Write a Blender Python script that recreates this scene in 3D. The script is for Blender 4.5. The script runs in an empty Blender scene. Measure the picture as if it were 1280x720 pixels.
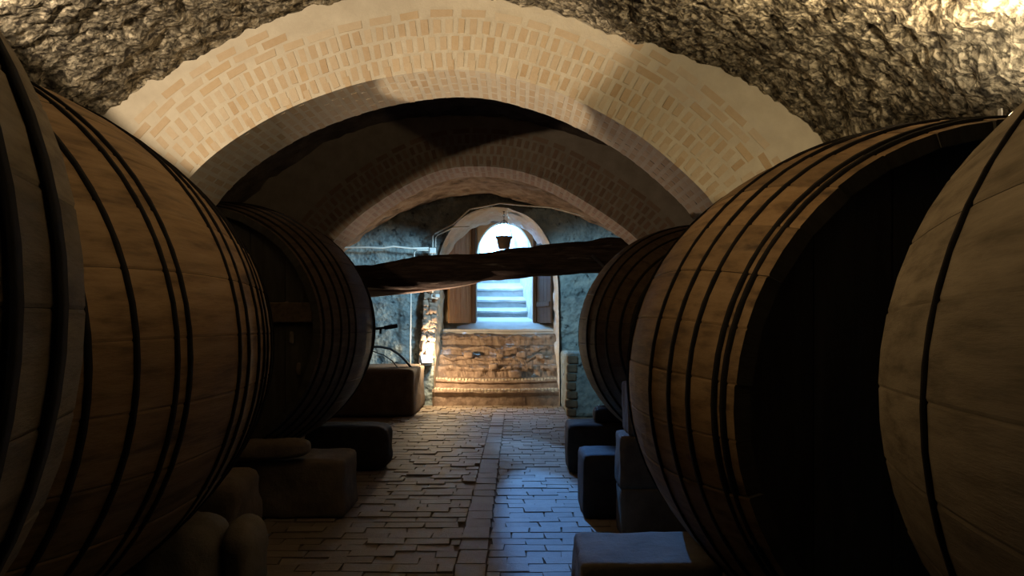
import bpy, bmesh, math, random
import numpy as np
from mathutils import Matrix, Vector, Euler

random.seed(7)
RNG = np.random.default_rng(11)
C = bpy.context.scene.collection
SC = bpy.context.scene
PI = math.pi

# ------------------------------------------------------------------ camera, sky, lamps, exposure
F, H, VX, VY = 967.0, 1.55, 645.0, 400.0          # focal length in pixels, eye height, where the aisle vanishes


def at(px, py, Y):
    """point of the cellar seen at pixel (px, py) of the photograph at depth Y"""
    return Vector(((px - VX) * Y / F, Y, H - (py - VY) * Y / F))


cam_d = bpy.data.cameras.new('camera')
cam = bpy.data.objects.new('camera', cam_d)
C.objects.link(cam)
cam.location = (0, 0, H)
cam.rotation_euler = (PI / 2, 0, 0)
cam_d.sensor_width = 36
cam_d.lens = F / 1280 * 36
cam_d.shift_x = (640 - VX) / 1280
cam_d.shift_y = (VY - 360) / 1280
cam_d.clip_start = .02
SC.camera = cam

world = bpy.data.worlds.new('sky')
SC.world = world
world.use_nodes = True
bg = world.node_tree.nodes['Background']
bg.inputs[0].default_value = (.23, .55, 1.0, 1)
bg.inputs[1].default_value = 17.0

SC.view_settings.view_transform = 'Standard'
SC.view_settings.look = 'None'
SC.view_settings.gamma = 1
SC.view_settings.exposure = 0.0
SC.view_settings.use_curve_mapping = False
SC.cycles.max_bounces = 6
SC.cycles.diffuse_bounces = 1
SC.cycles.sample_clamp_indirect = 4.0


def spot(name, loc, aim, power, color, angle, blend, radius=.04):
    l = bpy.data.lights.new(name, 'SPOT')
    l.energy, l.color = power, color
    l.spot_size, l.spot_blend, l.shadow_soft_size = math.radians(angle), blend, radius
    o = bpy.data.objects.new(name, l)
    C.objects.link(o)
    o.location = loc
    o.rotation_euler = (Vector(aim) - Vector(loc)).to_track_quat('-Z', 'Y').to_euler()
    return o


WARM = (1.0, .80, .56)
LAMP_L = Vector((-2.30, 2.62, 2.74))
LAMP_R = Vector((1.98, 3.08, 2.46))
LAMP_B = Vector((-1.42, 13.58, 1.0))
spot('beam_left', LAMP_L, LAMP_L + Vector((.263, .84, .473)), 265, WARM, 73, .15)
spot('beam_left_wide', LAMP_L, LAMP_L + Vector((1, -.02, .14)), 112, (1.0, .74, .42), 80, .75)
spot('beam_right_arch', LAMP_R, (1.15, 5.35, 2.95), 60, (1.0, .78, .46), 66, .6)
spot('beam_right', LAMP_R, LAMP_R + Vector((-.66, -.04, .72)), 115, (1.0, .76, .45), 136, .5)
spot('beam_right_up', LAMP_R, LAMP_R + Vector((.25, .45, .86)), 28, (1.0, .84, .58), 110, .6)
spot('beam_bench', LAMP_B, LAMP_B + Vector((.55, .30, -.15)), 30, (1.0, .62, .30), 170, .5, .03)
spot('beam_bench_back', (-1.58, 12.2, .62), (-.35, 8.8, 3.24), 420, (1.0, .70, .50), 54, .5, .05)  # added unseen fill lighting the second arch's soffit, separate from the bench lamp
spot('beam_soffit', (-1.95, 4.9, .66), (-.3, 5.6, 3.12), 190, WARM, 27, .25, .03)  # added uplight without fixture, unseen behind the left barrel, for the nearer soffit
lb = bpy.data.lights.new('glow_bench', 'POINT'); lb.energy, lb.color, lb.shadow_soft_size = 74, (1.0, .74, .44), .04
lo = bpy.data.objects.new('glow_bench', lb); C.objects.link(lo); lo.location = LAMP_B
# added blue spots without fixtures imitating daylight on floor, end wall and low wall
sf = spot('shaft_floor', (-.12, 10.25, 3.5), (.36, 6.0, 0), 1050, (.12, .38, 1.0), 42, .6, .04)
sf.scale = (.27, 1, 1)
sf = spot('shaft_floor_far', (-.12, 10.25, 3.5), (.30, 8.9, 0), 330, (.20, .45, 1.0), 54, .6, .04)
sf.scale = (.27, 1, 1)
spot('shaft_wall', (-.1, 11.45, 3.3), (-2.4, 13.9, 1.65), 470, (.45, .78, 1.0), 48, .45, .2)
spot('shaft_wall_right', (-.2, 11.45, 3.2), (1.55, 13.9, 1.6), 230, (.45, .80, 1.0), 62, .6, .2)
spot('shaft_low_right', (.25, 9.8, 2.0), (1.7, 12.3, .6), 75, (.45, .80, 1.0), 40, .6, .2)


# ------------------------------------------------------------------ helpers
def hsh(ix, iy, iz, s=0):
    with np.errstate(over='ignore'):
        h = (ix.astype(np.int64) * 374761393 + iy.astype(np.int64) * 668265263 + iz.astype(np.int64) * 2147483647 + s * 974711) & 0xFFFFFFFF
        h = ((h ^ (h >> 13)) * 1274126177) & 0xFFFFFFFF
        h = ((h ^ (h >> 16)) * 2246822519) & 0xFFFFFFFF
        h = h ^ (h >> 15)
    return (h & 0xFFFF) / 65535.0


def vnoise(P, sc, s=0):
    Q = np.asarray(P, float) * sc
    i = np.floor(Q)
    f = Q - i
    f = f * f * (3 - 2 * f)
    ix, iy, iz = i[..., 0], i[..., 1], i[..., 2]
    r = 0
    for a in (0, 1):
        for b in (0, 1):
            for c in (0, 1):
                w = (f[..., 0] if a else 1 - f[..., 0]) * (f[..., 1] if b else 1 - f[..., 1]) * (f[..., 2] if c else 1 - f[..., 2])
                r = r + w * hsh(ix + a, iy + b, iz + c, s)
    return r - .5


def fbm(P, sc, s=0, n=3):
    r, a = 0, 1.0
    for k in range(n):
        r = r + a * vnoise(P, sc * 2 ** k, s + k)
        a *= .5
    return r


def worley(P, sc, s=0):
    Q = np.asarray(P, float) * sc
    i = np.floor(Q)
    best = np.full(Q.shape[:-1], 9.0)
    for a in (-1, 0, 1):
        for b in (-1, 0, 1):
            for c in (-1, 0, 1):
                x, y, z = i[..., 0] + a, i[..., 1] + b, i[..., 2] + c
                d = (x + hsh(x, y, z, s) - Q[..., 0]) ** 2 + (y + hsh(x, y, z, s + 1) - Q[..., 1]) ** 2 + (z + hsh(x, y, z, s + 2) - Q[..., 2]) ** 2
                best = np.minimum(best, d)
    return np.sqrt(best)


def link(name, me, mat, parent=None, loc=(0, 0, 0), rot=(0, 0, 0), scale=(1, 1, 1)):
    o = bpy.data.objects.new(name, me)
    C.objects.link(o)
    if mat is not None and len(me.materials) == 0:
        me.materials.append(mat)
    o.location, o.rotation_euler, o.scale = loc, rot, scale
    if parent is not None:
        o.parent = parent
    return o


def tag(o, label=None, cat=None, group=None, kind=None):
    if label: o['label'] = label
    if cat: o['category'] = cat
    if group: o['group'] = group
    if kind: o['kind'] = kind
    return o


def empty(name, loc, label, cat, group=None, rz=0):
    o = bpy.data.objects.new(name, None)
    C.objects.link(o)
    o.empty_display_size = .1
    o.location = loc
    o.rotation_euler = (0, 0, rz)
    return tag(o, label, cat, group)


def smooth(me, on=True):
    me.polygons.foreach_set('use_smooth', [on] * len(me.polygons))


def mesh(name, V, Fc, sm=False):
    me = bpy.data.meshes.new(name)
    me.from_pydata([tuple(v) for v in V], [], Fc)
    me.validate()
    if sm: smooth(me)
    me.update()
    return me


def grid(name, P, close_u=False, sm=True, flip=False):
    n, m = P.shape[:2]
    idx = np.arange(n * m).reshape(n, m)
    a = idx if not close_u else np.vstack([idx, idx[:1]])
    q = np.stack([a[:-1, :-1], a[1:, :-1], a[1:, 1:], a[:-1, 1:]], -1).reshape(-1, 4)
    if flip: q = q[:, ::-1]
    return mesh(name, P.reshape(-1, 3).tolist(), q.tolist(), sm)


class MB:
    """collects boxes and tubes into ONE mesh"""
    def __init__(self): self.v, self.f = [], []

    def box(self, M, jit=0.0):
        b = len(self.v)
        for x in (-.5, .5):
            for y in (-.5, .5):
                for z in (-.5, .5):
                    p = M @ Vector((x + random.uniform(-jit, jit), y, z + random.uniform(-jit, jit)))
                    self.v.append(tuple(p))
        self.f += [tuple(b + i for i in t) for t in ((0, 1, 3, 2), (4, 6, 7, 5), (0, 4, 5, 1), (2, 3, 7, 6), (0, 2, 6, 4), (1, 5, 7, 3))]
        return self

    def cub(self, x0, x1, y0, y1, z0, z1):
        return self.box(Matrix.Translation(((x0 + x1) / 2, (y0 + y1) / 2, (z0 + z1) / 2)) @ Matrix.Diagonal((x1 - x0, y1 - y0, z1 - z0, 1)))

    def tube(self, pts, r, n=8):
        pts = [Vector(p) for p in pts]
        rs = r if isinstance(r, (list, tuple)) else [r] * len(pts)
        b = len(self.v)
        for i, p in enumerate(pts):
            d = (pts[min(i + 1, len(pts) - 1)] - pts[max(i - 1, 0)]).normalized()
            up = Vector((0, 0, 1)) if abs(d.z) < .9 else Vector((1, 0, 0))
            s = d.cross(up).normalized()
            t = s.cross(d).normalized()
            for k in range(n):
                a = 2 * PI * k / n
                self.v.append(tuple(p + (s * math.cos(a) + t * math.sin(a)) * rs[i]))
        for i in range(len(pts) - 1):
            for k in range(n):
                k2 = (k + 1) % n
                self.f.append((b + i * n + k, b + i * n + k2, b + (i + 1) * n + k2, b + (i + 1) * n + k))
        self.f.append(tuple(b + k for k in range(n))[::-1])
        e = b + (len(pts) - 1) * n
        self.f.append(tuple(e + k for k in range(n)))
        return self

    def lathe(self, prof, n=24, axis='Z', org=(0, 0, 0)):
        b = len(self.v)
        m = len(prof)
        o = Vector(org)
        for k in range(n):
            a = 2 * PI * k / n
            for r, h in prof:
                v = Vector((r * math.cos(a), r * math.sin(a), h)) if axis == 'Z' else Vector((r * math.cos(a), h, r * math.sin(a)))
                self.v.append(tuple(v + o))
        for k in range(n):
            k2 = (k + 1) % n
            for j in range(m - 1):
                self.f.append((b + k * m + j, b + k2 * m + j, b + k2 * m + j + 1, b + k * m + j + 1))
        return self

    def build(self, name, mat, parent=None, loc=(0, 0, 0), sm=False, bevel=0):
        me = mesh(name, self.v, self.f, sm)
        bm = bmesh.new()
        bm.from_mesh(me)
        bmesh.ops.recalc_face_normals(bm, faces=bm.faces)
        if bevel:
            bmesh.ops.bevel(bm, geom=bm.edges[:], offset=bevel, segments=2, affect='EDGES', profile=.5)
        bm.to_mesh(me)
        bm.free()
        if sm: smooth(me)
        return link(name, me, mat, parent, loc)


def spline(pts, n):
    """Catmull-Rom through pts, resampled to n points of equal spacing"""
    P = np.array(pts, float)
    Q = np.vstack([2 * P[0] - P[1], P, 2 * P[-1] - P[-2]])
    out = []
    for i in range(1, len(Q) - 2):
        for t in np.linspace(0, 1, 24, endpoint=False):
            p0, p1, p2, p3 = Q[i - 1:i + 3]
            out.append(.5 * (2 * p1 + (p2 - p0) * t + (2 * p0 - 5 * p1 + 4 * p2 - p3) * t * t + (3 * p1 - p0 - 3 * p2 + p3) * t ** 3))
    out.append(P[-1])
    out = np.array(out)
    s = np.concatenate([[0], np.cumsum(np.linalg.norm(np.diff(out, axis=0), axis=1))])
    u = np.linspace(0, s[-1], n)
    return np.stack([np.interp(u, s, out[:, k]) for k in range(P.shape[1])], -1)


def rock(name, sx, sy, sz, seed, mat, n=9, k=5.0, amp=.02, sc=6, parent=None, loc=(0, 0, 0), rot=(0, 0, 0), taper=0):
    """a hewn block with softened edges, its base at z = 0"""
    bm = bmesh.new()
    bmesh.ops.create_cube(bm, size=2)
    bmesh.ops.subdivide_edges(bm, edges=bm.edges[:], cuts=n, use_grid_fill=True)
    P = np.array([v.co[:] for v in bm.verts])
    L = (np.abs(P) ** k).sum(1) ** (1 / k)
    P = P / L[:, None]
    tz = 1 - taper * (P[:, 2] + 1) / 2
    P[:, 0] *= tz
    P[:, 1] *= tz
    P = P * np.array([sx, sy, sz]) / 2
    d = fbm(P + seed * 3.17, sc, seed, 3)[:, None]
    nn = P / np.linalg.norm(P, axis=1)[:, None]
    P = P + nn * d * amp * 2
    P[:, 2] += sz / 2
    P[:, 2] = np.maximum(P[:, 2], 0)
    for v, p in zip(bm.verts, P): v.co = p
    me = bpy.data.meshes.new(name)
    bm.to_mesh(me)
    bm.free()
    smooth(me)
    return link(name, me, mat, parent, loc, rot)


# ------------------------------------------------------------------ materials
def material(name, cols, scale=4.0, rough=.85, bump=.3, bscale=20.0, stretch=(1, 1, 1), coord='world', rnd=0.0, spec=.25, spots=None,
             wash=None, metal=0.0, bdist=.02, vor=0.0, tint=None, cells=None):
    m = bpy.data.materials.new(name)
    m.use_nodes = True
    N, L = m.node_tree.nodes, m.node_tree.links
    bs = N['Principled BSDF']
    bs.inputs['Roughness'].default_value = rough
    bs.inputs['Specular IOR Level'].default_value = spec
    bs.inputs['Metallic'].default_value = metal
    if coord == 'world':
        src = N.new('ShaderNodeNewGeometry').outputs['Position']
    else:
        src = N.new('ShaderNodeTexCoord').outputs['Object']
    oi = N.new('ShaderNodeObjectInfo')
    add = N.new('ShaderNodeVectorMath'); add.operation = 'MULTIPLY_ADD'
    L.new(src, add.inputs[0])
    add.inputs[1].default_value = stretch
    if coord == 'object':
        mul = N.new('ShaderNodeMath'); mul.operation = 'MULTIPLY'; mul.inputs[1].default_value = 37.0
        L.new(oi.outputs['Random'], mul.inputs[0]); L.new(mul.outputs[0], add.inputs[2])
    vec = add.outputs[0]
    no = N.new('ShaderNodeTexNoise'); no.inputs['Scale'].default_value = scale; no.inputs['Detail'].default_value = 7; no.inputs['Roughness'].default_value = .62
    L.new(vec, no.inputs['Vector'])
    ramp = N.new('ShaderNodeValToRGB')
    e = ramp.color_ramp.elements
    while len(e) < len(cols): e.new(.5)
    for i, c in enumerate(cols):
        e[i].position = .3 + .4 * i / max(1, len(cols) - 1)
        e[i].color = (*c, 1)
    L.new(no.outputs['Fac'], ramp.inputs['Fac'])
    col = ramp.outputs['Color']
    if tint:                                    # piece to piece: from a row of colours
        gi = N.new('ShaderNodeNewGeometry')
        s = N.new('ShaderNodeMath'); s.operation = 'ADD'
        L.new(oi.outputs['Random'], s.inputs[0]); L.new(gi.outputs['Random Per Island'], s.inputs[1])
        fr = N.new('ShaderNodeMath'); fr.operation = 'FRACT'; L.new(s.outputs[0], fr.inputs[0])
        r2 = N.new('ShaderNodeValToRGB'); e2 = r2.color_ramp.elements
        while len(e2) < len(tint): e2.new(.5)
        for i, c in enumerate(tint):
            e2[i].position = i / (len(tint) - 1); e2[i].color = (*c, 1)
        L.new(fr.outputs[0], r2.inputs['Fac'])
        mx = N.new('ShaderNodeMix'); mx.data_type = 'RGBA'; mx.inputs['Factor'].default_value = .6
        L.new(col, mx.inputs['A']); L.new(r2.outputs['Color'], mx.inputs['B']); col = mx.outputs['Result']
    if cells:                                   # grains of a conglomerate: (scale, darkness of the gaps)
        vo = N.new('ShaderNodeTexVoronoi'); vo.inputs['Scale'].default_value = cells[0]
        nz = N.new('ShaderNodeTexNoise'); nz.inputs['Scale'].default_value = 11; nz.inputs['Detail'].default_value = 4; L.new(vec, nz.inputs['Vector'])
        wv = N.new('ShaderNodeVectorMath'); wv.operation = 'MULTIPLY_ADD'; wv.inputs[1].default_value = (.16, .16, .16)
        L.new(nz.outputs['Color'], wv.inputs[0]); L.new(vec, wv.inputs[2]); L.new(wv.outputs[0], vo.inputs['Vector'])
        mr = N.new('ShaderNodeMapRange'); mr.inputs['From Min'].default_value = .45; mr.inputs['From Max'].default_value = .80
        mr.inputs['To Min'].default_value = 1.0; mr.inputs['To Max'].default_value = cells[1]
        L.new(vo.outputs['Distance'], mr.inputs['Value'])
        sp = N.new('ShaderNodeSeparateColor'); L.new(vo.outputs['Color'], sp.inputs[0])
        m2 = N.new('ShaderNodeMapRange'); m2.inputs['To Min'].default_value = .4; m2.inputs['To Max'].default_value = 1.5
        L.new(sp.outputs[0], m2.inputs['Value'])
        mm = N.new('ShaderNodeMath'); mm.operation = 'MULTIPLY'; L.new(mr.outputs[0], mm.inputs[0]); L.new(m2.outputs[0], mm.inputs[1])
        mx = N.new('ShaderNodeVectorMath'); mx.operation = 'SCALE'
        L.new(col, mx.inputs[0]); L.new(mm.outputs[0], mx.inputs['Scale']); col = mx.outputs[0]
    if rnd:
        mr = N.new('ShaderNodeMapRange'); mr.inputs['To Min'].default_value = 1 - rnd; mr.inputs['To Max'].default_value = 1 + rnd
        L.new(oi.outputs['Random'], mr.inputs['Value'])
        mx = N.new('ShaderNodeVectorMath'); mx.operation = 'SCALE'
        L.new(col, mx.inputs[0]); L.new(mr.outputs[0], mx.inputs['Scale']); col = mx.outputs[0]
    if spots:                                   # (colour, scale, low, high)
        n2 = N.new('ShaderNodeTexNoise'); n2.inputs['Scale'].default_value = spots[1]; n2.inputs['Detail'].default_value = 5
        L.new(vec, n2.inputs['Vector'])
        mr = N.new('ShaderNodeMapRange'); mr.inputs['From Min'].default_value = spots[2]; mr.inputs['From Max'].default_value = spots[3]
        L.new(n2.outputs['Fac'], mr.inputs['Value'])
        mx = N.new('ShaderNodeMix'); mx.data_type = 'RGBA'
        L.new(mr.outputs[0], mx.inputs['Factor']); L.new(col, mx.inputs['A']); mx.inputs['B'].default_value = (*spots[0], 1); col = mx.outputs['Result']
    L.new(col, bs.inputs['Base Color'])
    if bump:
        nb = N.new('ShaderNodeTexNoise'); nb.inputs['Scale'].default_value = bscale; nb.inputs['Detail'].default_value = 6; nb.inputs['Roughness'].default_value = .65
        L.new(vec, nb.inputs['Vector'])
        h = nb.outputs['Fac']
        if vor:
            vo = N.new('ShaderNodeTexVoronoi'); vo.inputs['Scale'].default_value = vor
            L.new(vec, vo.inputs['Vector'])
            ad = N.new('ShaderNodeMath'); ad.operation = 'ADD'
            L.new(h, ad.inputs[0]); L.new(vo.outputs['Distance'], ad.inputs[1]); h = ad.outputs[0]
        bu = N.new('ShaderNodeBump'); bu.inputs['Strength'].default_value = bump; bu.inputs['Distance'].default_value = bdist
        L.new(h, bu.inputs['Height']); L.new(bu.outputs[0], bs.inputs['Normal'])
    return m


def emitter(name, col, s):
    m = bpy.data.materials.new(name); m.use_nodes = True
    b = m.node_tree.nodes['Principled BSDF']
    b.inputs['Base Color'].default_value = (.9, .85, .7, 1)
    b.inputs['Emission Color'].default_value = (*col, 1)
    b.inputs['Emission Strength'].default_value = s
    return m


M = dict(
    rock=material('rock', [(.13, .11, .08), (.42, .36, .26), (.66, .58, .44)], 11, .95, 1.0, 30, bdist=.035, vor=26, cells=(30, .25), spots=((.06, .05, .04), 15, .58, .66)),
    endrock=material('end_rock', [(.13, .17, .19), (.28, .34, .35), (.40, .44, .42)], 5, .9, .8, 22, bdist=.03, vor=14, spots=((.06, .075, .085), 9, .60, .70)),
    sootrock=material('soot_rock', [(.10, .07, .05), (.30, .20, .14), (.42, .33, .26)], 4, .95, .7, 20, bdist=.03),  # browner rock for the vault beyond the second arch
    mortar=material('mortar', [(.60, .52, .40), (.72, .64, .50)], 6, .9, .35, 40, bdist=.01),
    soot=material('soot', [(.05, .035, .028), (.11, .08, .06), (.16, .12, .09)], 4, .95, .7, 20, bdist=.03),  # vault between the arches: its shade is put into a darker rock colour
    brick=material('brick', [(.54, .40, .25), (.66, .53, .37)], 25, .9, .3, 60, bdist=.006, tint=[(.60, .43, .25), (.68, .57, .42), (.50, .33, .18), (.70, .61, .47), (.58, .42, .26), (.66, .54, .39)]),
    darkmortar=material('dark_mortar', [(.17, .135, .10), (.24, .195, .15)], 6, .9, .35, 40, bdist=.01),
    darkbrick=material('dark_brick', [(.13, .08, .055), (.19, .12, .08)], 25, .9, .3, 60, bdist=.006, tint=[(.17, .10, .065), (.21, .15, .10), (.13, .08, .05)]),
    earth=material('earth', [(.12, .095, .07), (.22, .175, .125)], 5, .95, .5, 30, bdist=.02),
    paver=material('paver', [(.24, .19, .14), (.38, .31, .24)], 14, .62, .45, 45, bdist=.012, spec=.4, tint=[(.36, .29, .22), (.25, .20, .15), (.42, .35, .27)]),
    stave=material('stave_wood', [(.14, .08, .034), (.29, .175, .078), (.37, .235, .115)], 3.2, .72, .35, 22, (6, .55, 6), 'object', .22, .3, spots=((.09, .055, .03), 2.2, .58, .75), bdist=.01),
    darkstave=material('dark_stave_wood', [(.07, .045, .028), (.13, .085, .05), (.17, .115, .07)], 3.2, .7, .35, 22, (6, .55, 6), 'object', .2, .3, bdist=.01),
    greystave=material('grey_stave_wood', [(.14, .105, .062), (.26, .20, .125), (.34, .265, .17)], 3.2, .75, .4, 24, (6, .55, 6), 'object', .2, .3, bdist=.01),
    head=material('head_wood', [(.055, .045, .035), (.095, .085, .065)], 3, .85, .3, 20, (6, 6, .7), 'object', .25, bdist=.01),
    hoop=material('hoop_iron', [(.010, .009, .008), (.022, .018, .015)], 12, .9, .2, 60, spec=.12),
    bleach=material('pale_wood', [(.38, .29, .18), (.5, .4, .27)], 5, .8, .3, 30),
    palewood=material('stripped_wood', [(.38, .28, .21), (.58, .46, .37)], 5, .8, .5, 24, (.5, 5, 5), bdist=.015),
    timber=material('timber', [(.016, .011, .008), (.036, .023, .016), (.066, .045, .032)], 4, .95, .7, 16, (.5, 5, 5), bdist=.025, spec=.08, spots=((.20, .17, .13), 2.3, .64, .72)),
    blackwood=material('black_wood', [(.025, .02, .018), (.06, .048, .04)], 6, .8, .4, 24, bdist=.01),
    stone=material('support_stone', [(.16, .12, .085), (.27, .21, .15)], 6, .92, .5, 30, bdist=.015),
    darkstone=material('dark_stone', [(.09, .065, .048), (.16, .12, .09)], 6, .92, .5, 30, bdist=.015),
    palestone=material('pale_stone', [(.24, .21, .17), (.36, .31, .25)], 6, .9, .5, 30, bdist=.015),
    step=material('step_stone', [(.20, .14, .11), (.46, .35, .27)], 6, .9, .6, 26, bdist=.02),
    nosing=material('nosing_brick', [(.58, .47, .34), (.74, .64, .49)], 12, .9, .3, 50, bdist=.01),
    plaster=material('plaster', [(.40, .31, .21), (.52, .42, .30)], 4, .92, .4, 20, bdist=.015),
    white=material('whitewash', [(.62, .58, .52), (.76, .72, .66)], 5, .9, .9, 14, (2.2, 1, .5), bdist=.04),
    landing=material('landing', [(.52, .52, .52), (.64, .64, .64)], 4, .7, .3, 20, bdist=.01),
    door=material('door_wood', [(.26, .135, .06), (.42, .235, .11)], 4, .7, .3, 24, (6, 6, .7), bdist=.01),
    darkdoor=material('dark_door_wood', [(.06, .04, .028), (.11, .07, .045)], 4, .7, .3, 24, (6, 6, .7), bdist=.01),
    cable=material('conduit', [(.78, .78, .74), (.86, .86, .82)], 4, .5, 0),
    black=material('black_rubber', [(.012, .012, .012), (.02, .02, .02)], 4, .5, 0),
    iron=material('rusty_iron', [(.05, .035, .028), (.11, .07, .05)], 10, .75, .3, 50),
    paint=material('white_paint', [(.70, .70, .70), (.78, .78, .78)], 4, .45, 0),
    glow=emitter('lamp_glass', (1.0, .78, .45), 22),
    plain_glow=emitter('lamp_glass_dim', (1.0, .78, .45), 12),
)

# ------------------------------------------------------------------ the cellar shell
VAULT = [(-4.35, .9), (-4.1, 1.6), (-3.62, 2.28), (-2.9, 2.96), (-2.53, 3.21), (-2.24, 3.38), (-1.85, 3.57), (-1.27, 3.75), (-.5, 3.80), (.2, 3.67),
         (.64, 3.55), (1.28, 3.35), (1.69, 3.17), (2.02, 2.93), (2.2, 2.75), (2.75, 2.22), (3.35, 1.5), (3.6, .9)]


def widen(Y):                                   # the cellar is wider on the right beside the camera
    t = np.clip((3.2 - Y) / 1.4, 0, 1)
    return t * t * (3 - 2 * t)


def vault_grid(y0, y1, dy, n, a_big, a_fine, a_pit, seed):
    c = spline(VAULT, n)
    ys = np.arange(y0, y1 + dy * .5, dy)
    P = np.zeros((n, len(ys), 3))
    P[..., 0] = c[:, 0, None]
    P[..., 2] = c[:, 1, None]
    P[..., 1] = ys[None]
    w = widen(ys)[None] * np.clip((c[:, 0, None] - .6) / 1.6, 0, 1)
    P[..., 0] += .55 * w
    P[..., 2] += .35 * w * np.clip(3.2 - P[..., 2], 0, 1)
    tg = np.gradient(c, axis=0)
    nx, nz = tg[:, 1], -tg[:, 0]                 # towards the inside
    l = np.hypot(nx, nz)
    nrm = np.stack([nx / l, 0 * nx, nz / l], -1)[:, None]
    d = fbm(P, 1.1, seed) * a_big + fbm(P, 7, seed + 5, 3) * a_fine
    if a_pit:
        d = d + (worley(P, 11, seed + 9) - .5) * a_pit - np.clip(vnoise(P, 15, seed + 20) - .22, 0, 1) * a_pit * 2.4
    edge = .25 if y1 < 5 else 1
    d = np.minimum(d, .08)
    return P + nrm * d[..., None]


ceiling = link('ceiling', grid('ceiling', vault_grid(1.6, 5.45, .026, 340, .10, .055, .055, 3)), M['rock'])
tag(ceiling, kind='structure')
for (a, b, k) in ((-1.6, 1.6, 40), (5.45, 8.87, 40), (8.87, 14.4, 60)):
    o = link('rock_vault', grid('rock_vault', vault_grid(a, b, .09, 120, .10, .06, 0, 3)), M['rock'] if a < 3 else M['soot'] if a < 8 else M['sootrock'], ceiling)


def side_wall(name, x0, sgn, mat):
    ys = np.linspace(-1.6, 14.0, 130)
    zs = np.linspace(-.1, 1.05, 14)
    P = np.zeros((len(ys), len(zs), 3))
    P[..., 1] = ys[:, None]
    P[..., 2] = zs[None]
    P[..., 0] = x0 + (.55 * widen(ys)[:, None] if sgn > 0 else 0)
    P[..., 0] += -sgn * (fbm(P, 1.5, 31) * .1)
    return tag(link(name, grid(name, P), mat), kind='structure')


side_wall('wall_left', -4.33, -1, M['rock'])
side_wall('wall_right', 3.58, 1, M['rock'])
tag(MB().cub(-4.9, 4.8, -1.9, -1.5, -.1, 4.4).build('wall_front', M['rock']), kind='structure')

# floor: an earth bed with brick paving either side of a lengthways brick strip
fx, fy = np.linspace(-4.6, 4.6, 70), np.linspace(-1.9, 14.4, 120)
P = np.zeros((70, 120, 3)); P[..., 0] = fx[:, None]; P[..., 1] = fy[None]
P[..., 2] = -.011 + fbm(P, 2.2, 41) * .006
floor = tag(link('floor', grid('floor', P, flip=False), M['earth']), kind='structure')

UNIT = []
for k in range(5):
    b = MB().box(Matrix.Identity(4), .04)
    me = mesh('brick', b.v, b.f)
    bm = bmesh.new(); bm.from_mesh(me); bmesh.ops.recalc_face_normals(bm, faces=bm.faces); bm.to_mesh(me); bm.free()
    UNIT.append(me)


def lay(bricks, parent, mat, limit, name='brick', rest='brickwork'):
    """bricks = (matrix, weight): the `limit` heaviest become objects, the rest one mesh"""
    bricks = sorted(bricks, key=lambda b: -b[1])
    variants = []
    for me in UNIT:
        v = me.copy(); v.materials.clear(); v.materials.append(mat); variants.append(v)
    for i, (m, w) in enumerate(bricks[:limit]):
        o = bpy.data.objects.new(name, variants[i % 5])
        C.objects.link(o)
        o.parent = parent
        o.matrix_local = m
    if bricks[limit:]:
        mb = MB()
        for m, w in bricks[limit:]: mb.box(m, .02)
        tag(mb.build(rest, mat, parent), kind='stuff')


def TRS(loc, rot, sc):
    return Matrix.LocRotScale(Vector(loc), Euler(rot), Vector(sc))


pav = []
Y, row = 3.9, 0
while Y < 12.75:
    d = random.uniform(.138, .16)
    for (x0, x1, L, g, wear) in ((-1.95, -.385, .285, .012, 1.0), (-.185, 1.35, .255, .010, .55)):
        x = x0 - (L / 2 if row % 2 else 0) + random.uniform(-.03, .03) * wear
        while x < x1:
            l = L * random.uniform(.88, 1.12)
            a, b = max(x, x0), min(x + l, x1)
            if b - a > .05:
                z = random.gauss(0, .002) * (1 + wear)
                pav.append((TRS(((a + b) / 2, Y + d / 2, z - .025), (random.gauss(0, .008) * wear, random.gauss(0, .006) * wear, random.gauss(0, .009)), (b - a - g, d - g, .05)), 1 / Y - .02 * abs((a + b) / 2)))
            x += l
    Y += d; row += 1
Y = 3.9
while Y < 12.7:
    l = random.uniform(.24, .30)
    pav.append((TRS((-.285, Y + l / 2, -.02 + random.gauss(0, .003)), (0, 0, random.gauss(0, .008)), (.185, l - .01, .05)), 1 / Y))
    Y += l
for r in range(5):
    x = -1.75 + (r % 2) * .08
    while x < .9:
        pav.append((TRS((x, 12.86 + r * .24, -.018 + random.gauss(0, .004)), (0, 0, random.gauss(0, .01)), (.165, .225, .05)), 0))
        x += .178
lay(pav, floor, M['paver'], 300)


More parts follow.
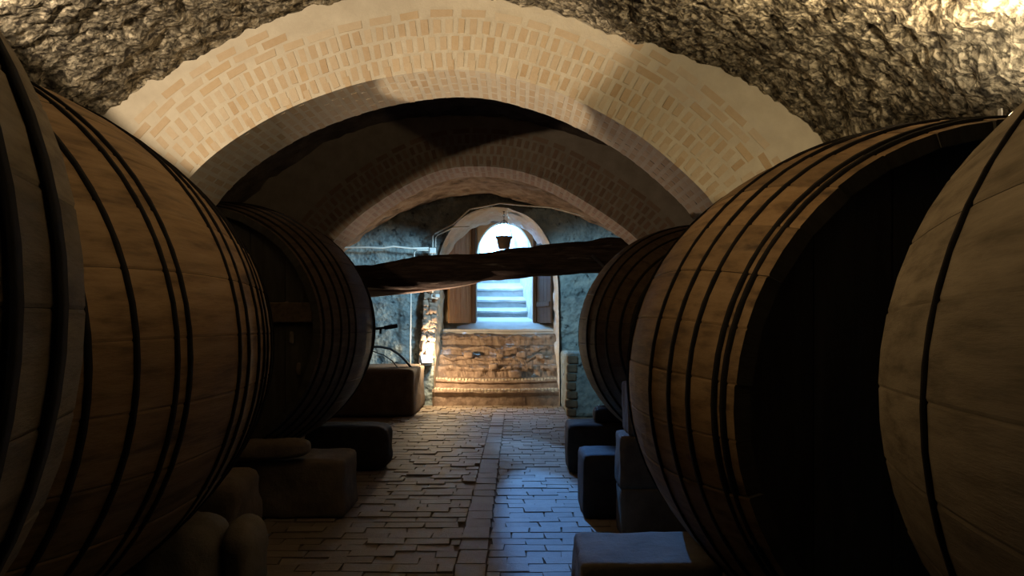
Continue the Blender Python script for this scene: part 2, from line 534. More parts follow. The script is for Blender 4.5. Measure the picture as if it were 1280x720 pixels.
# ------------------------------------------------------------------ the two brick arches
def arch(label, pts, cx, cz, y0, y1, mort, brk, limit, pitch, face_rings, outer, soffit_rows, floor_x):
    """pts: the line of the soffit, (x, z) left to right"""
    root = empty('brick_arch', (cx, y0, 0), label, 'arch', 'brick arches across the aisle')
    P = [(floor_x[0], 0.0), (floor_x[0] + .01, .9)] + pts + [(floor_x[1] - .01, .9), (floor_x[1], 0.0)]
    inn = spline(P, 150)
    V, Fc = [], []
    rings = []
    for i, (x, z) in enumerate(inn):
        if z < 1.0:
            ox = (-4.5 if x < cx else 3.9); oz = z
        else:
            a = Vector((x - cx, z - cz)).normalized()
            k = 1.75 if abs(a.x) > .75 else 1.0
            ox, oz = x + a.x * k, z + a.y * k
        rings.append((x, z, max(-4.5, min(3.9, ox)), oz))
    for (x, z, ox, oz) in rings:
        V += [(x - cx, 0, z), (ox - cx, 0, oz), (x - cx, y1 - y0, z), (ox - cx, y1 - y0, oz)]
    for i in range(len(rings) - 1):
        a, b = 4 * i, 4 * i + 4
        Fc += [(a, b, b + 1, a + 1), (a + 2, a + 3, b + 3, b + 2), (a, a + 2, b + 2, b)]
    me = mesh('mortar_body', V, Fc)
    link('mortar_body', me, mort, root)
    # bricks
    fine = spline(pts, 900)
    s = np.concatenate([[0], np.cumsum(np.linalg.norm(np.diff(fine, axis=0), axis=1))])
    tg = np.gradient(fine, axis=0); tg /= np.linalg.norm(tg, axis=1)[:, None]

    def fr(u):
        x, z = np.interp(u, s, fine[:, 0]), np.interp(u, s, fine[:, 1])
        t = Vector((np.interp(u, s, tg[:, 0]), np.interp(u, s, tg[:, 1]))).normalized()
        return x, z, t, Vector((-t.y, t.x))      # outward normal is left of travel
    B = []
    for r, (r0, hgt) in enumerate(face_rings):
        u = .02 + (r % 2) * pitch / 2
        while u < s[-1]:
            x, z, t, nn = fr(u)
            rr = r0 + hgt / 2
            ang = -math.atan2(t.y, t.x) + random.gauss(0, .03)
            k = 1 + rr / 2.3
            w = pitch * k * random.uniform(.50, .66)
            B.append((TRS((x + nn.x * rr - cx, 0.0322 + random.uniform(-.0025, .0015), z + nn.y * rr), (0, ang, 0), (w, .07, hgt * random.uniform(.72, .9))), 2 + (r == 0) * .1 - .05 * abs(u - s[-1] / 2)))
            u += pitch
    for r, (r0, hgt) in enumerate(outer):
        u = .0 + (r % 2) * .09
        while u < s[-1]:
            x, z, t, nn = fr(u)
            l = random.uniform(.13, .19)
            if abs(u - s[-1] / 2) > .16 * s[-1] or r == 0:
                B.append((TRS((x + nn.x * r0 - cx, 0.0325 + random.uniform(-.0025, .0015), z + nn.y * r0), (0, -math.atan2(t.y, t.x) + random.gauss(0, .02), 0), (l, .07, hgt)), 1.6 - .02 * abs(u - s[-1] / 2)))
            u += .185
    dy = (y1 - y0) / soffit_rows
    u, c = .03, 0
    while u < s[-1]:
        x, z, t, nn = fr(u)
        for q in range(soffit_rows):
            yy = (q + .5) * dy + (dy / 4 if c % 2 else -dy / 4) * .5
            B.append((TRS((x + nn.x * .0335 - cx, yy, z + nn.y * .0335), (0, -math.atan2(t.y, t.x), 0), (pitch * .58, dy * .80, .07)), 0))
        u += pitch; c += 1
    lay(B, root, brk, limit)
    return root


A1 = [(-2.72, 1.45), (-2.6, 1.95), (-2.25, 2.54), (-1.743, 2.925), (-1.19, 3.155), (-.69, 3.262), (-.304, 3.276), (.028, 3.21), (.415, 3.07), (.857, 2.82), (1.245, 2.49), (1.40, 2.297), (1.66, 1.9), (1.80, 1.45)]
arch('pale brick arch spanning the aisle, brightly lit, nearer of the two arches', A1, -.45, .98, 5.35, 6.01, M['mortar'], M['brick'], 300, .072,
     [(.012, .115), (.128, .115), (.244, .115)], [(.392, .05), (.462, .05), (.53, .05)], 4, (-2.76, 1.85))
A2 = [(-2.5, 1.45), (-2.33, 1.95), (-1.995, 2.43), (-1.538, 2.825), (-.923, 3.165), (-.396, 3.238), (.132, 3.159), (.66, 2.912), (1.336, 2.43), (1.62, 1.95), (1.75, 1.45)]
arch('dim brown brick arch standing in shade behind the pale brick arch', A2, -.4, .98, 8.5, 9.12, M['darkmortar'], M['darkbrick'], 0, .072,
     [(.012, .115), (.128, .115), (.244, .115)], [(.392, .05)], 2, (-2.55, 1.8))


# ------------------------------------------------------------------ the great barrels
def barrel(label, cx, cy, cz, rb, rr, half, hoops, wood, n=34, ends=.004, hoop_w=.023, seed=0, head='head'):
    rnd = random.Random(seed)
    root = empty('wine_barrel', (cx, cy, cz - rb), label, 'barrel', 'great wine barrels lying along the aisle')
    rad = lambda y: rb - (rb - rr) * (y / half) ** 2
    a = PI / n * .997
    V, Fc, ns = [], [], 14
    for j in range(ns + 1):
        y = -half + 2 * half * j / ns
        r = rad(y)
        for (t, q) in ((-1, r - .004), (-.93, r - .0005), (0, r), (.93, r - .0005), (1, r - .004), (1, r - .055), (-1, r - .055)):
            V.append((q * math.sin(a * t), y, q * math.cos(a * t)))
    for j in range(ns):
        for k in range(7):
            k2 = (k + 1) % 7
            Fc.append((7 * j + k, 7 * j + k2, 7 * j + 7 + k2, 7 * j + 7 + k))
    Fc += [tuple(range(6, -1, -1)), tuple(7 * ns + k for k in range(7))]
    sm = mesh('stave', V, Fc)
    sm.materials.append(wood)
    sm.materials.append(M['head'])               # end grain and inside take the dark head wood
    for p in sm.polygons:
        if p.index >= 7 * ns or p.index % 7 in (4, 5, 6): p.material_index = 1
    off = rnd.uniform(0, 2 * PI)
    for k in range(n):
        o = bpy.data.objects.new('stave', sm)
        C.objects.link(o)
        o.parent = root
        s = 1 + rnd.uniform(-.002, .0015)
        o.location = (0, rnd.uniform(-ends, ends), rb)
        o.rotation_euler = (0, off + 2 * PI * k / n, 0)
        o.scale = (s, 1, s)
    for hy in hoops:
        y, w = (hy, hoop_w) if not isinstance(hy, tuple) else hy
        r0, r1 = rad(y - w / 2), rad(y + w / 2)
        t = .009
        mb = MB().lathe([(r0 - .01, y - w / 2), (r0 + t, y - w / 2), (r1 + t, y + w / 2), (r1 - .01, y + w / 2)], 72, 'Y')
        mb.build('hoop', M['hoop'], root, (0, 0, rb), True)
    for sgn in (-1, 1):
        y = sgn * (half - .10)
        R = rad(y) - .05
        nb = 7
        for k in range(nb):
            x0, x1 = -R + 2 * R * k / nb + .003, -R + 2 * R * (k + 1) / nb - .003
            x0, x1 = max(x0, -R + .001), min(x1, R - .001)
            xs = np.linspace(x0, x1, 6)
            zz = np.sqrt(np.maximum(R * R - xs * xs, 0))
            loop = [(x, z) for x, z in zip(xs, zz)] + [(x, -z) for x, z in zip(xs[::-1], zz[::-1])]
            th = .025 + rnd.uniform(-.004, .004)
            nn = len(loop)
            V = [(x, y - th, z) for x, z in loop] + [(x, y + th, z) for x, z in loop]
            Fc = [tuple(range(nn))[::-1], tuple(range(nn, 2 * nn))] + [(i, (i + 1) % nn, nn + (i + 1) % nn, nn + i) for i in range(nn)]
            link('head_board', mesh('head_board', V, Fc), M[head], root, (0, 0, rb))
    return root


L1 = barrel('grey-brown barrel with broad black hoops, cut off by the left picture edge', -2.03, .45, 1.58, 1.25, 1.085, 1.25,
            [(-1.0, .055), (-.6, .055), (.3, .055), (.87, .055), (1.08, .06)], M['greystave'], 30, seed=1)
L2 = barrel('warm brown barrel on the left, its many thin hoops lit from above', -2.52, 3.3, 1.40, 1.25, 1.08, 1.3,
            [-1.2, -1.05, -.87, -.63, -.37, -.27, .28, .43, .65, .80, .92, 1.1, 1.24], M['stave'], 30, seed=2)
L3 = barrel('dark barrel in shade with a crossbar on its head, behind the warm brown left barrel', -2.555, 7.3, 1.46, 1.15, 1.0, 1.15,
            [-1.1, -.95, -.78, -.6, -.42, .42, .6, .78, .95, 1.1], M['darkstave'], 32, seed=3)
MB().cub(-.93, .93, -1.13, -1.05, .07, .23).build('crossbar', M['darkstave'], L3, (0, 0, 1.15), bevel=.008)
for (px, z) in ((357, 1.66), (363, 1.42), (372, 1.17)):
    X = (px - VX) * 6.17 / F + 2.555
    rock('peg', .035, .035, .10, px, M['stone'], 3, 4, .01, parent=L3, loc=(X, -1.1, z - .31 - .06))
t = MB().tube([(1.13, .55, 1.15), (1.24, .60, 1.165)], .013, 8).tube([(1.215, .59, 1.16), (1.335, .64, 1.18)], .022, 10).tube([(1.175, .575, 1.1), (1.175, .575, 1.15)], .012, 8)
tag(t.build('spigot', M['black'], L3), 'black spigot')
R1 = barrel('olive brown barrel cut off by the right picture edge, horizontal seam on its flank', 2.19, 1.17, 1.33, 1.25, 1.08, 1.2,
            [-1.1, -.5, (.73, .02), -.73], M['greystave'], 30, seed=4)
R2 = barrel('large brown barrel on the right showing its whole dark round head', 1.785, 3.85, 1.236, 1.19, 1.02, 1.14,
            [-1.07, -1.01, -.80, -.60, -.34, .34, .6, .8, 1.0], M['stave'], 32, .014, .022, seed=5)
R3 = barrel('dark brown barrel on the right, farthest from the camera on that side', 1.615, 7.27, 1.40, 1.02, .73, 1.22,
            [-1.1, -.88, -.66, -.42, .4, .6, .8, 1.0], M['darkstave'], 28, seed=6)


# ------------------------------------------------------------------ blocks, wedges and stones under the barrels
def block(name, label, cat, x0, x1, y0, y1, h, seed, mat, k=6, amp=.015, rz=0, group=None, z=0, rot=None, n=9):
    o = rock(name, x1 - x0, y1 - y0, h, seed, mat, n, k, amp, loc=((x0 + x1) / 2, (y0 + y1) / 2, z), rot=rot or (0, 0, rz))
    return tag(o, label, cat, group)


G = 'blocks carrying the barrels'
block('stone_block', 'pale rough block nearest the camera under the large right barrel, top streaked', 'block', .30, .95, 3.55, 4.12, .43, 1, M['palestone'], 24, .012, 0, G, n=16)
block('timber_block', 'square dark block beside the tall brown stone support on the right', 'block', .52, 1.05, 6.0, 6.5, .50, 2, M['blackwood'], 18, .006, .02, G)
block('timber_block', 'black block with a wedge on top beneath the farthest right barrel', 'block', .52, 1.2, 7.75, 8.3, .50, 3, M['blackwood'], 12, .008, 0, G)
block('timber_wedge', 'small black wedge lying on the far right block', 'wedge', .80, 1.12, 7.85, 8.2, .17, 4, M['blackwood'], 4, .01, 0, z=.49)
block('timber_block', 'black rounded timber end under the dark left barrel', 'block', -2.18, -1.31, 7.85, 8.4, .46, 5, M['blackwood'], 6, .012, 0, G)
block('stone_block', 'brown squared stone at the left aisle edge, before the black timber end', 'block', -2.25, -1.34, 6.0, 6.6, .46, 6, M['stone'], 18, .014, .03, G, n=14)
block('timber_wedge', 'long brown wedge lying tilted on the squared left stone', 'wedge', -2.5, -1.60, 5.9, 6.16, .15, 7, M['stone'], 4, .012, 0, z=.462, rot=(0, -.05, 0))
block('stone_block', 'dim squared stone deep under the warm brown left barrel, by its far end', 'block', -2.5, -1.72, 4.72, 5.28, .56, 8, M['stone'], 8, .02, 0, G)
block('boulder', 'rounded pale boulder under the warm brown left barrel', 'stone', -2.02, -1.60, 4.0, 4.5, .48, 9, M['palestone'], 3.0, .03, 0, 'boulders under the left barrel')
block('boulder', 'smaller boulder touching the right side of the rounded pale boulder', 'stone', -1.60, -1.42, 4.12, 4.5, .45, 10, M['palestone'], 3.2, .02, 0, 'boulders under the left barrel')
block('timber_block', 'dark timber under the near end of the warm brown left barrel', 'block', -2.9, -2.1, 2.3, 2.7, .20, 11, M['blackwood'], 8, .004, 0, G)
block('timber_block', 'dark timber under the large right barrel near its dark head', 'block', 1.4, 2.2, 2.95, 3.25, .09, 12, M['blackwood'], 8, .003, 0, G)
block('timber_block', 'dark timber under the barrel at the left picture edge', 'block', -2.4, -1.7, .7, 1.1, .33, 13, M['blackwood'], 8, .006, 0, G)
block('timber_block', 'dark timber under the barrel at the right picture edge', 'block', 1.9, 2.5, 1.5, 1.9, .09, 14, M['blackwood'], 8, .003, 0, G)
block('round_chock', 'round black chock wedged between the pale block and the large right barrel', 'chock', .76, .98, 3.3, 3.53, .30, 15, M['blackwood'], 2.4, .006, 0)
tag(MB().tube([(.735, 3.18, .0), (.80, 3.3, .24), (.86, 3.42, .36)], [.03, .032, .022], 8).build('wooden_stick', M['bleach'], sm=True), 'short pale stick leaning at the foot of the large right barrel', 'stick')

# tall curved support between the right barrels, three stones one on another
sup = empty('stone_support', (1.0, 5.6, 0), 'tall brown stone support with a curved edge between the right barrels', 'support')
zz = 0
for i, (hgt, dx) in enumerate(((.36, .0), (.37, -.015), (.36, .03))):
    rock('stone', .52 - .02 * i, .34, hgt + .006, 20 + i, M['stone'], 14, 26, .008, parent=sup, loc=(dx, 0, zz))
    zz += hgt

# ------------------------------------------------------------------ end wall with the stair opening
YE = 13.9
OPEN = [(-1.47, 0), (-1.46, .9), (-1.45, 1.7), (-1.42, 2.4), (-1.28, 2.95), (-.98, 3.35), (-.55, 3.55), (-.15, 3.55), (.28, 3.35), (.58, 2.95), (.73, 2.4), (.76, 1.7), (.77, .9), (.78, 0)]
n_u, n_r = 230, 62
inn = spline(OPEN, n_u)
cen = np.array([-.35, 1.2])
out = np.zeros_like(inn)
for i, (x, z) in enumerate(inn):
    if z < .6:
        out[i] = (-4.6 if x < -.3 else 4.0, z)
    else:
        d = np.array([x, z]) - cen * np.array([1, min(1, .3 + .5 * z)])
        d = d / np.linalg.norm(d)
        t = min((4.4 if d[0] < 0 else 4.3) / max(abs(d[0]), 1e-3), 3.4 / max(d[1], 1e-3))
        out[i] = np.array([x, z]) + d * t * .95
P = np.zeros((n_u, n_r, 3))
tt = np.linspace(0, 1, n_r) ** 1.25
P[..., 0] = inn[:, 0, None] * (1 - tt) + out[:, 0, None] * tt
P[..., 2] = inn[:, 1, None] * (1 - tt) + out[:, 1, None] * tt
P[..., 1] = YE
d = fbm(P, 1.2, 61) * .10 + fbm(P * np.array([1, 1, 1.6]), 6, 66, 3) * .10 + np.clip(.45 - worley(P * np.array([.8, 1, 1.3]), 7, 71), -.2, .3) * .06
P[..., 1] -= d * (.35 + .65 * np.clip(tt[None] * 9, 0, 1))
P[..., 1] += .02
wall_back = tag(link('wall_back', grid('wall_back', P, flip=True), M['endrock']), kind='structure')


def passage(name, line, y0, y1, ny, mat, amp, seed, flip=False):
    c = spline(line, 120)
    ys = np.linspace(y0, y1, ny)
    P = np.zeros((120, ny, 3))
    P[..., 0] = c[:, 0, None]; P[..., 2] = c[:, 1, None]; P[..., 1] = ys[None]
    cc = np.array([-.35, 0, 1.9])
    nn = P * np.array([1, 0, 1]) - cc
    nn /= np.linalg.norm(nn, axis=-1)[..., None]
    P += nn * (fbm(P, 5, seed, 3) * amp * np.clip((ys - y0) / .25 - .2, 0, 1)[None])[..., None]
    return tag(link(name, grid(name, P, flip=flip), mat), kind='structure')


half = len(OPEN) // 2
passage('wall_passage_left', OPEN[:half + 1], YE - .11, 16.0, 40, M['plaster'], .09, 81)
passage('wall_passage_right', OPEN[half:], YE - .11, 16.0, 40, M['white'], .10, 82)

# rubble jamb on the left of the opening, a stack of rough stones
jamb = empty('rubble_jamb', (-1.6, 13.8, .77), 'rough rubble jamb rising above the lamp beside the stair', 'jamb')
z, i = 0.0, 0
while z < 1.32:
    hgt = random.uniform(.085, .14)
    x = -.02 + .10 * z
    cut = random.uniform(-.05, .05)
    for (a, b) in ((x - .11, x + cut), (x + cut, x + .13)):
        rock('stone', b - a + .01, random.uniform(.2, .26), hgt + .015, 200 + i, M['step'], 6, 5, .03, 16, parent=jamb, loc=((a + b) / 2, random.uniform(-.03, .02), z), rot=(0, random.uniform(-.12, .12), 0))
        i += 1
    z += hgt

# inner wall with the arched doorway, wooden frame and two open leaves
YD = 16.0
IN = [(-.82, 1.4), (-.82, 2.2), (-.81, 2.95), (-.72, 3.25), (-.52, 3.49), (-.24, 3.58), (.04, 3.49), (.24, 3.25), (.335, 2.95), (.345, 2.2), (.345, 1.4)]
c = spline(IN, 90)
V, Fc = [], []
for (x, z) in c:
    ox = x - 1.6 if x < -.24 else x + 1.6
    if z > 2.9:
        d = Vector((x + .24, z - 2.9)).normalized()
        ox, oz = x + d.x * 1.7, z + d.y * 1.7
    else: oz = z
    V += [(x, YD, z), (ox, YD, oz), (x, YD + .32, z), (ox, YD + .32, oz)]
for i in range(len(c) - 1):
    a, b = 4 * i, 4 * i + 4
    Fc += [(a, b, b + 1, a + 1), (a + 2, a + 3, b + 3, b + 2), (a, a + 2, b + 2, b)]
tag(link('wall_inner', mesh('wall_inner', V, Fc), M['plaster']), kind='structure')

fr_ = tag(bpy.data.objects.new('trim_1', None), kind='structure'); C.objects.link(fr_)
fr_.location = (-.25, YD - .06, 1.45)
MB().cub(-.66, -.575, -.06, .06, -.05, 2.16).build('jamb', M['darkdoor'], fr_, bevel=.006)
MB().cub(.60, .665, -.06, .06, -.05, 2.16).build('jamb', M['darkdoor'], fr_, bevel=.006)
MB().cub(-.66, .665, -.06, .06, 2.11, 2.20).build('lintel', M['darkdoor'], fr_, bevel=.006)


def leaf(name, hx, tip, mat):
    d = Vector((tip[0] - hx[0], tip[1] - hx[1], 0))
    ang = math.atan2(d.y, d.x)
    o = tag(bpy.data.objects.new(name, None), kind='structure'); C.objects.link(o)
    o.location = (hx[0], hx[1], 1.47); o.rotation_euler = (0, 0, ang)
    w = d.length / 4
    for k in range(4):
        MB().cub(k * w + .004, (k + 1) * w - .004, -.02, .02, .02, 2.0 + .0 * k).build('plank', mat, o, bevel=.005)
    for zz in (.35, 1.6):
        MB().cub(.03, d.length - .03, -.045, -.02, zz, zz + .1).build('batten', mat, o, bevel=.004)
    return o


leaf('door_1', (-.93, YD - .09), (-1.33, YD - .78), M['door'])
leaf('door_2', (.44, YD - .09), (.70, YD - .80), M['darkdoor'])


# ------------------------------------------------------------------ stairs up from the cellar
def worn_step(parent, x0, x1, y0, y1, z0, z1a, z1b, mat, seed, wear=.03, nx=60, name='step', rag=.015):
    """a step: riser y0, tread rising from z1a at the front to z1b at the back"""
    xs = np.linspace(x0, x1, nx)
    prof = [(0, z0), (.0, z0 + (z1a - z0) * .35), (.0, z0 + (z1a - z0) * .66), (-.035, z1a - .045), (-.03, z1a - .004), (.03, z1a), (.4, z1a * .6 + z1b * .4), (1, z1b)]
    P = np.zeros((nx, len(prof), 3))
    P[..., 0] = xs[:, None]
    for j, (u, z) in enumerate(prof):
        P[:, j, 1] = y0 + (u if u < .1 else u * (y1 - y0))
        P[:, j, 2] = z
    sag = np.sin((xs - x0) / (x1 - x0) * PI)[:, None]
    up = np.array([0, .2, .5, 1, 1, 1, .8, .3])[None]
    P[..., 2] -= wear * sag * up
    P[..., 2] += fbm(P, 5, seed) * .03 * up * (rag / .015)
    P[..., 1] -= fbm(P * np.array([1, .2, 1]), 9, seed + 3) * rag * 2
    return link(name, grid(name, P, sm=False, flip=True), mat, parent)


stairs = empty('staircase', (0, YE, 0), 'worn stone stair climbing from the aisle to the bright doorway', 'stairs')
tops = [(13.9, .305), (14.22, .475), (14.5, .70), (14.74, .87), (14.97, 1.055), (15.2, 1.262), (15.36, 1.372)]
for i, (y, z) in enumerate(tops[:-1]):
    z0 = 0 if i == 0 else tops[i - 1][1] - .08
    worn_step(stairs, -1.50, .80, y - YE, tops[i + 1][0] - YE + .03, z0 - (.03 if i == 0 else 0), z, z + .015, M['step'], 90 + i, .02 + .01 * (i % 2), 80, rag=.008 if i < 2 else .045)
worn_step(stairs, -1.50, .80, tops[-1][0] - YE, 2.12, 1.18, 1.372, 1.52, M['landing'], 99, .0, name='landing', rag=.008)
for i, (y, z) in enumerate(tops[:2]):            # brick-on-edge nosing, ragged
    for k in range(38):
        x = -1.46 + k * .0605
        if x > .74: break
        l = random.uniform(.035, .07)
        sag = (.02 + .01 * (i % 2)) * math.sin((x + 1.5) / 2.3 * PI)
        o = link('nosing_brick', UNIT[k % 5].copy() if k == 0 and i == 0 else bpy.data.meshes.get('nosing_unit') or UNIT[0], None, stairs, (x, y - YE + .05, z + .005 - sag - l * .25), (0, random.gauss(0, .05), 0), (.046, .16, l))
        if k == 0 and i == 0:
            o.data.name = 'nosing_unit'; o.data.materials.clear(); o.data.materials.append(M['nosing'])
for (x, y, z, s) in ((-.02, .50, .50, .17), (-.42, .58, .66, .12), (.25, .60, .66, .10), (-.9, .78, .86, .13), (.1, .82, .86, .14), (-.3, .82, .86, .10), (.45, .80, .84, .12)):
    rock('rubble_stone', s * 1.3, s, s * .85, int(abs(x) * 100) + 300, M['step'], 5, 4, .02, 10, parent=stairs, loc=(x, y - .03, z - .03))

# steps and walls out in the open beyond the doorway
outs = empty('outer_staircase', (-.25, 16.0, 1.5), 'pale steps climbing into daylight beyond the doorway', 'stairs')
prof = [(16.0, 1.50, 1.62, 17.6), (17.6, 1.765, 1.85, 18.05), (18.05, 2.03, 2.12, 18.6), (18.6, 2.315, 2.48, 19.3), (19.3, 2.65, 2.78, 19.9), (19.9, 2.95, 3.05, 20.5), (20.5, 3.22, 3.3, 21.1)]
for i, (y0, za, zb, y1) in enumerate(prof):
    worn_step(outs, -1.2, 1.2, y0 - 16, y1 - 16 + .02, (1.2 if i == 0 else prof[i - 1][2]) - 1.5 - .05, za - 1.5, zb - 1.5, M['landing'], 120 + i, .012, 40, rag=.01)


def outer_wall(name, sgn, mat):
    ys = np.linspace(16.3, 22.5, 90)
    zs = np.linspace(0, 1, 40)
    P = np.zeros((90, 40, 3))
    P[..., 1] = ys[:, None]
    base = 1.35 + np.clip((ys - 17.5) * .52, 0, 9)
    P[..., 2] = base[:, None] + zs[None] * ((4.6 - base[:, None] * .55) if sgn > 0 else 1.3)
    if sgn > 0: P[..., 0] = .40 - .09 * np.clip(ys - 16.3, 0, 9)[:, None] * 1.0 - .55 * zs[None] ** 2
    else: P[..., 0] = -.90 - .02 * (ys - 16.3)[:, None] - .1 * zs[None]
    P[..., 0] -= sgn * fbm(P * np.array([1, 1.6, .45]), 5, 140, 3) * .10
    return tag(link(name, grid(name, P, flip=sgn < 0), mat), kind='structure')


outer_wall('wall_outside_right', 1, M['white'])
outer_wall('wall_outside_left', -1, M['white'])

# ------------------------------------------------------------------ low walls either side of the stair foot
lw = rock('low_wall', 2.55, 1.62, .77, 31, M['darkstone'], 22, 22, .022, 3, loc=(-2.91, 13.12, 0))
tag(lw, 'low brown bench wall left of the stair foot, lamp on its corner', 'wall')
rw = empty('low_wall', (1.8, 13.1, 0), 'low blue-green plastered wall right of the stair foot, broken brick corner', 'wall')
rock('plaster_body', 2.0, 1.6, 1.02, 32, M['endrock'], 22, 24, .02, 3, parent=rw, loc=(0, 0, 0))
for k in range(7):
    rock('brick', random.uniform(.15, .22), .2, .115, 330 + k, M['stone'], 4, 14, .008, 12, parent=rw, loc=(-.915 + random.uniform(-.01, .02), -.735, .02 + k * .14))

# ------------------------------------------------------------------ the old log across the aisle
n_l, n_a = 120, 30
xs = np.linspace(-3.9, 2.75, n_l)
topz = np.interp(xs, [-3.9, -2.4, -1, 0, 1, 1.7, 2.75], [2.26, 2.31, 2.46, 2.57, 2.65, 2.73, 2.80])
botz = np.interp(xs, [-3.9, -2.4, -1.6, -.9, -.4, 0.4, 1.2, 2.75], [1.90, 1.97, 1.97, 2.02, 2.12, 2.18, 2.22, 2.28])
P = np.zeros((n_a, n_l, 3))
for k in range(n_a):
    a = 2 * PI * k / n_a
    ca, sa = math.cos(a), math.sin(a)
    ca, sa = np.sign(ca) * abs(ca) ** .75, np.sign(sa) * abs(sa) ** .75
    P[k, :, 0] = xs
    P[k, :, 1] = 11.0 + ca * .2
    P[k, :, 2] = (topz + botz) / 2 + sa * (topz - botz) / 2
cenl = np.stack([xs, 0 * xs + 11, (topz + botz) / 2], -1)[None]
dirn = P - cenl
dirn /= np.linalg.norm(dirn, axis=-1)[..., None]
P += dirn * (fbm(P * np.array([.35, 1, 1]), 6, 151, 3) * .07 + fbm(P, 1.3, 155) * .05)[..., None]
beam = tag(link('timber_beam', grid('timber_beam', P, close_u=True, flip=False), M['timber']), 'thick crooked old log spanning the aisle before the stair opening', 'beam')
P = [at(px, py, 11.3) for px, py in ((405, 372), (440, 369), (480, 364.5), (520, 361), (560, 356.5), (592, 351.5), (612, 346))]
tag(MB().tube(P, [.055, .062, .066, .062, .055, .045, .02], 10).build('pole', M['palewood'], sm=True), 'pale stripped pole lying under the left half of the old log', 'pole')
tag(MB().tube([at(740, 319, 10.72), at(757, 335, 10.72)], .022, 6).build('iron_bar', M['blackwood']), 'short dark bar fixed across the log beside the far right barrel', 'bar')

# ------------------------------------------------------------------ wiring on the end wall
YW = 13.62


def line(name, label, pts, r=.016, cat='conduit'):
    pts3 = [at(px, py, YW) for px, py in pts]
    return tag(MB().tube(pts3, r, 6).build(name, M['cable'], sm=True), label, cat, 'wiring on the end wall')


line('conduit', 'pale conduit running level from the dark left barrel to the junction box', [(405, 310), (429, 309.5), (460, 309), (478, 310), (492, 308), (515, 310.5), (536, 310)])
line('conduit', 'pale conduit looping down from the level run left of the junction box', [(538, 312.5), (522, 312.5), (518, 315), (517.5, 326), (517, 345)], .013)
line('conduit', 'pale conduit climbing over the stair opening to the far right', [(541, 309), (541, 295), (544, 292), (567, 280), (587, 261.5), (606, 258), (625, 254), (657, 257), (690, 259.5), (722, 268), (757, 277.5), (790, 285)], .014)
line('conduit', 'short pale conduit bending into the left of the stair opening', [(544.5, 309), (544.5, 297), (547, 294), (566, 284.5), (586, 283.5)], .012)
line('conduit', 'thin vertical pale wire on the blue wall above the bench', [(514, 340), (513.5, 390), (513, 425), (513, 455)], .011)
jb = empty('junction_box', at(541, 317, YW), 'small grey junction box where the wires meet on the end wall', 'box', 'wiring on the end wall')
MB().cub(-.055, .055, -.05, .06, 0, .10).build('box_body', M['cable'], jb, bevel=.01)
MB().cub(-.04, .04, -.056, -.048, .015, .085).build('box_lid', M['paint'], jb)
line('conduit', 'stub of pale conduit below the junction box, passing behind the log', [(540, 317), (540, 340), (541, 366)], .012)
jb2 = empty('wall_socket', at(547, 372, YW - .05), 'small white fitting with a bent wire just under the log', 'fitting', 'wiring on the end wall')
MB().cub(-.035, .035, -.03, .04, 0, .06).build('fitting_body', M['paint'], jb2, bevel=.008)
MB().tube([(-.10, 0, .06), (-.10, 0, .0), (0, 0, -.02)], .01, 6).build('wire', M['cable'], jb2)

tag(MB().tube([at(x, y, 12.85) for x, y in ((440, 437), (458, 433.5), (475, 433.5), (488, 436), (499, 443), (508, 452), (514, 459.5))], .02, 8).build('hose', M['black'], sm=True), 'thick black hose arching over the bench wall behind the dark left barrel', 'hose')
tag(MB().tube([at(x, y, 12.75) for x, y in ((452, 437), (466, 439), (480, 444), (490, 451), (498, 460.5))], .010, 6).build('thin_hose', M['black'], sm=True), 'thin black tube curving below the thick hose on the bench wall', 'hose')


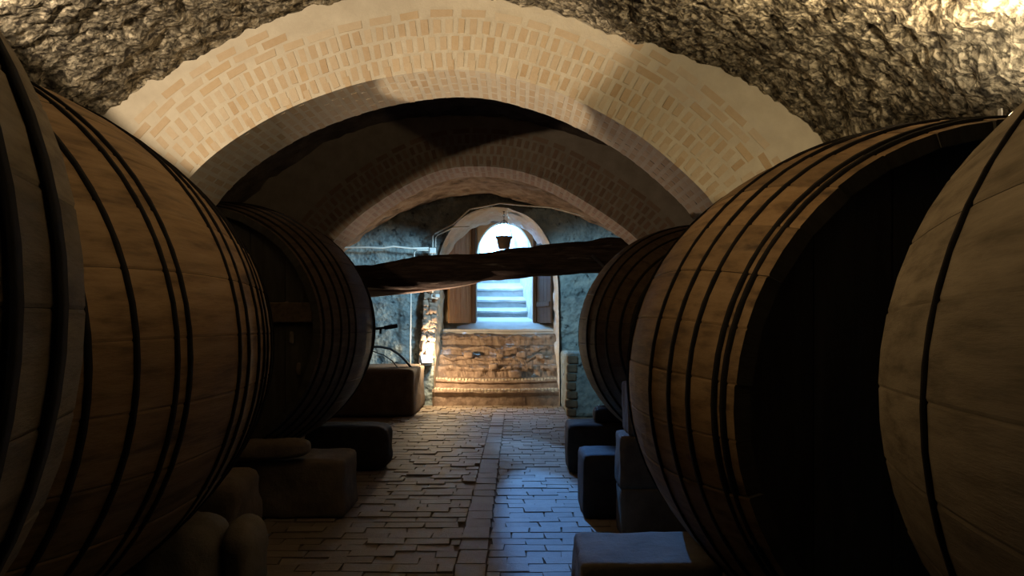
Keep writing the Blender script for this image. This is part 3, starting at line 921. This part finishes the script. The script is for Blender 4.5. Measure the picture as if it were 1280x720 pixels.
# ------------------------------------------------------------------ lamps
def floodlight(label, loc, aim, s, glow):
    o = empty('floodlight', loc, label, 'lamp', 'floodlights of the cellar')
    d = Vector(aim)
    q = d.to_track_quat('-Z', 'Y')
    body = MB().cub(-.075 * s, .075 * s, -.055 * s, .055 * s, 0.0, .045 * s).build('housing', M['paint'], o, (0, 0, .075 * s), bevel=.006 * s)
    body.rotation_mode = 'QUATERNION'; body.rotation_quaternion = q
    lens = MB().cub(-.062 * s, .062 * s, -.043 * s, .043 * s, -.004 * s, .001).build('lens', glow, body)
    MB().cub(-.085 * s, -.078 * s, -.015 * s, .015 * s, 0, .09 * s).cub(.078 * s, .085 * s, -.015 * s, .015 * s, 0, .09 * s).cub(-.085 * s, .085 * s, -.015 * s, .015 * s, 0, .008 * s).build('bracket', M['paint'], o)
    return o


floodlight('white floodlight resting on the warm brown left barrel', (-2.42, 2.62, 2.605), (.26, .84, .47), .8, M['plain_glow'])
floodlight('white floodlight resting on top of the large right barrel, at the right picture edge', (1.97, 3.05, 2.315), (-.66, .12, .74), .75, M['plain_glow'])
floodlight('glowing floor lamp on the corner of the left bench wall', (-1.53, 13.30, .77), (.35, -.6, .35), 1.5, M['glow'])

# ------------------------------------------------------------------ the bucket hung in the stair opening
YB = 14.15
bt = at(630, 303, YB)
b = empty('hanging_bucket', at(630, 311, YB), 'dark metal bucket hanging by a chain in the stair opening above the log', 'bucket')
hgt, rt, rb_ = .22, .145, .10
MB().lathe([(0.0, .0), (rb_, 0), (rb_ + .003, .01), (rt, hgt), (rt - .01, hgt), (rb_ - .01, .02), (0, .02)], 28).build('bucket_body', M['iron'], b, sm=False)
MB().lathe([(rt + .001, hgt - .03), (rt + .009, hgt - .03), (rt + .011, hgt + .004), (rt - .012, hgt + .004)], 28).build('rim_band', M['iron'], b)
MB().tube([(-rt, 0, hgt - .01), (-.115, 0, hgt + .14), (-.05, 0, hgt + .27), (0, 0, hgt + .31), (.05, 0, hgt + .27), (.115, 0, hgt + .14), (rt, 0, hgt - .01)], .008, 6).build('handle', M['iron'], b)
MB().tube([(-.05, 0, hgt), (-.03, 0, hgt + .12), (0, 0, hgt + .31)], .006, 6).tube([(.05, 0, hgt), (.03, 0, hgt + .12), (0, 0, hgt + .31)], .006, 6).build('rope', M['iron'], b)
z = hgt + .31
k = 0
while z < .74:
    pts = [(.016 * math.cos(a) if k % 2 else 0, 0 if k % 2 else .016 * math.cos(a), z + .03 + .03 * math.sin(a)) for a in np.linspace(0, 2 * PI, 9)]
    MB().tube(pts, .006, 5).build('chain_link', M['iron'], b)
    z += .046; k += 1
MB().tube([(0, 0, .70), (0, 0, .86)], .010, 6).build('hook', M['iron'], b)
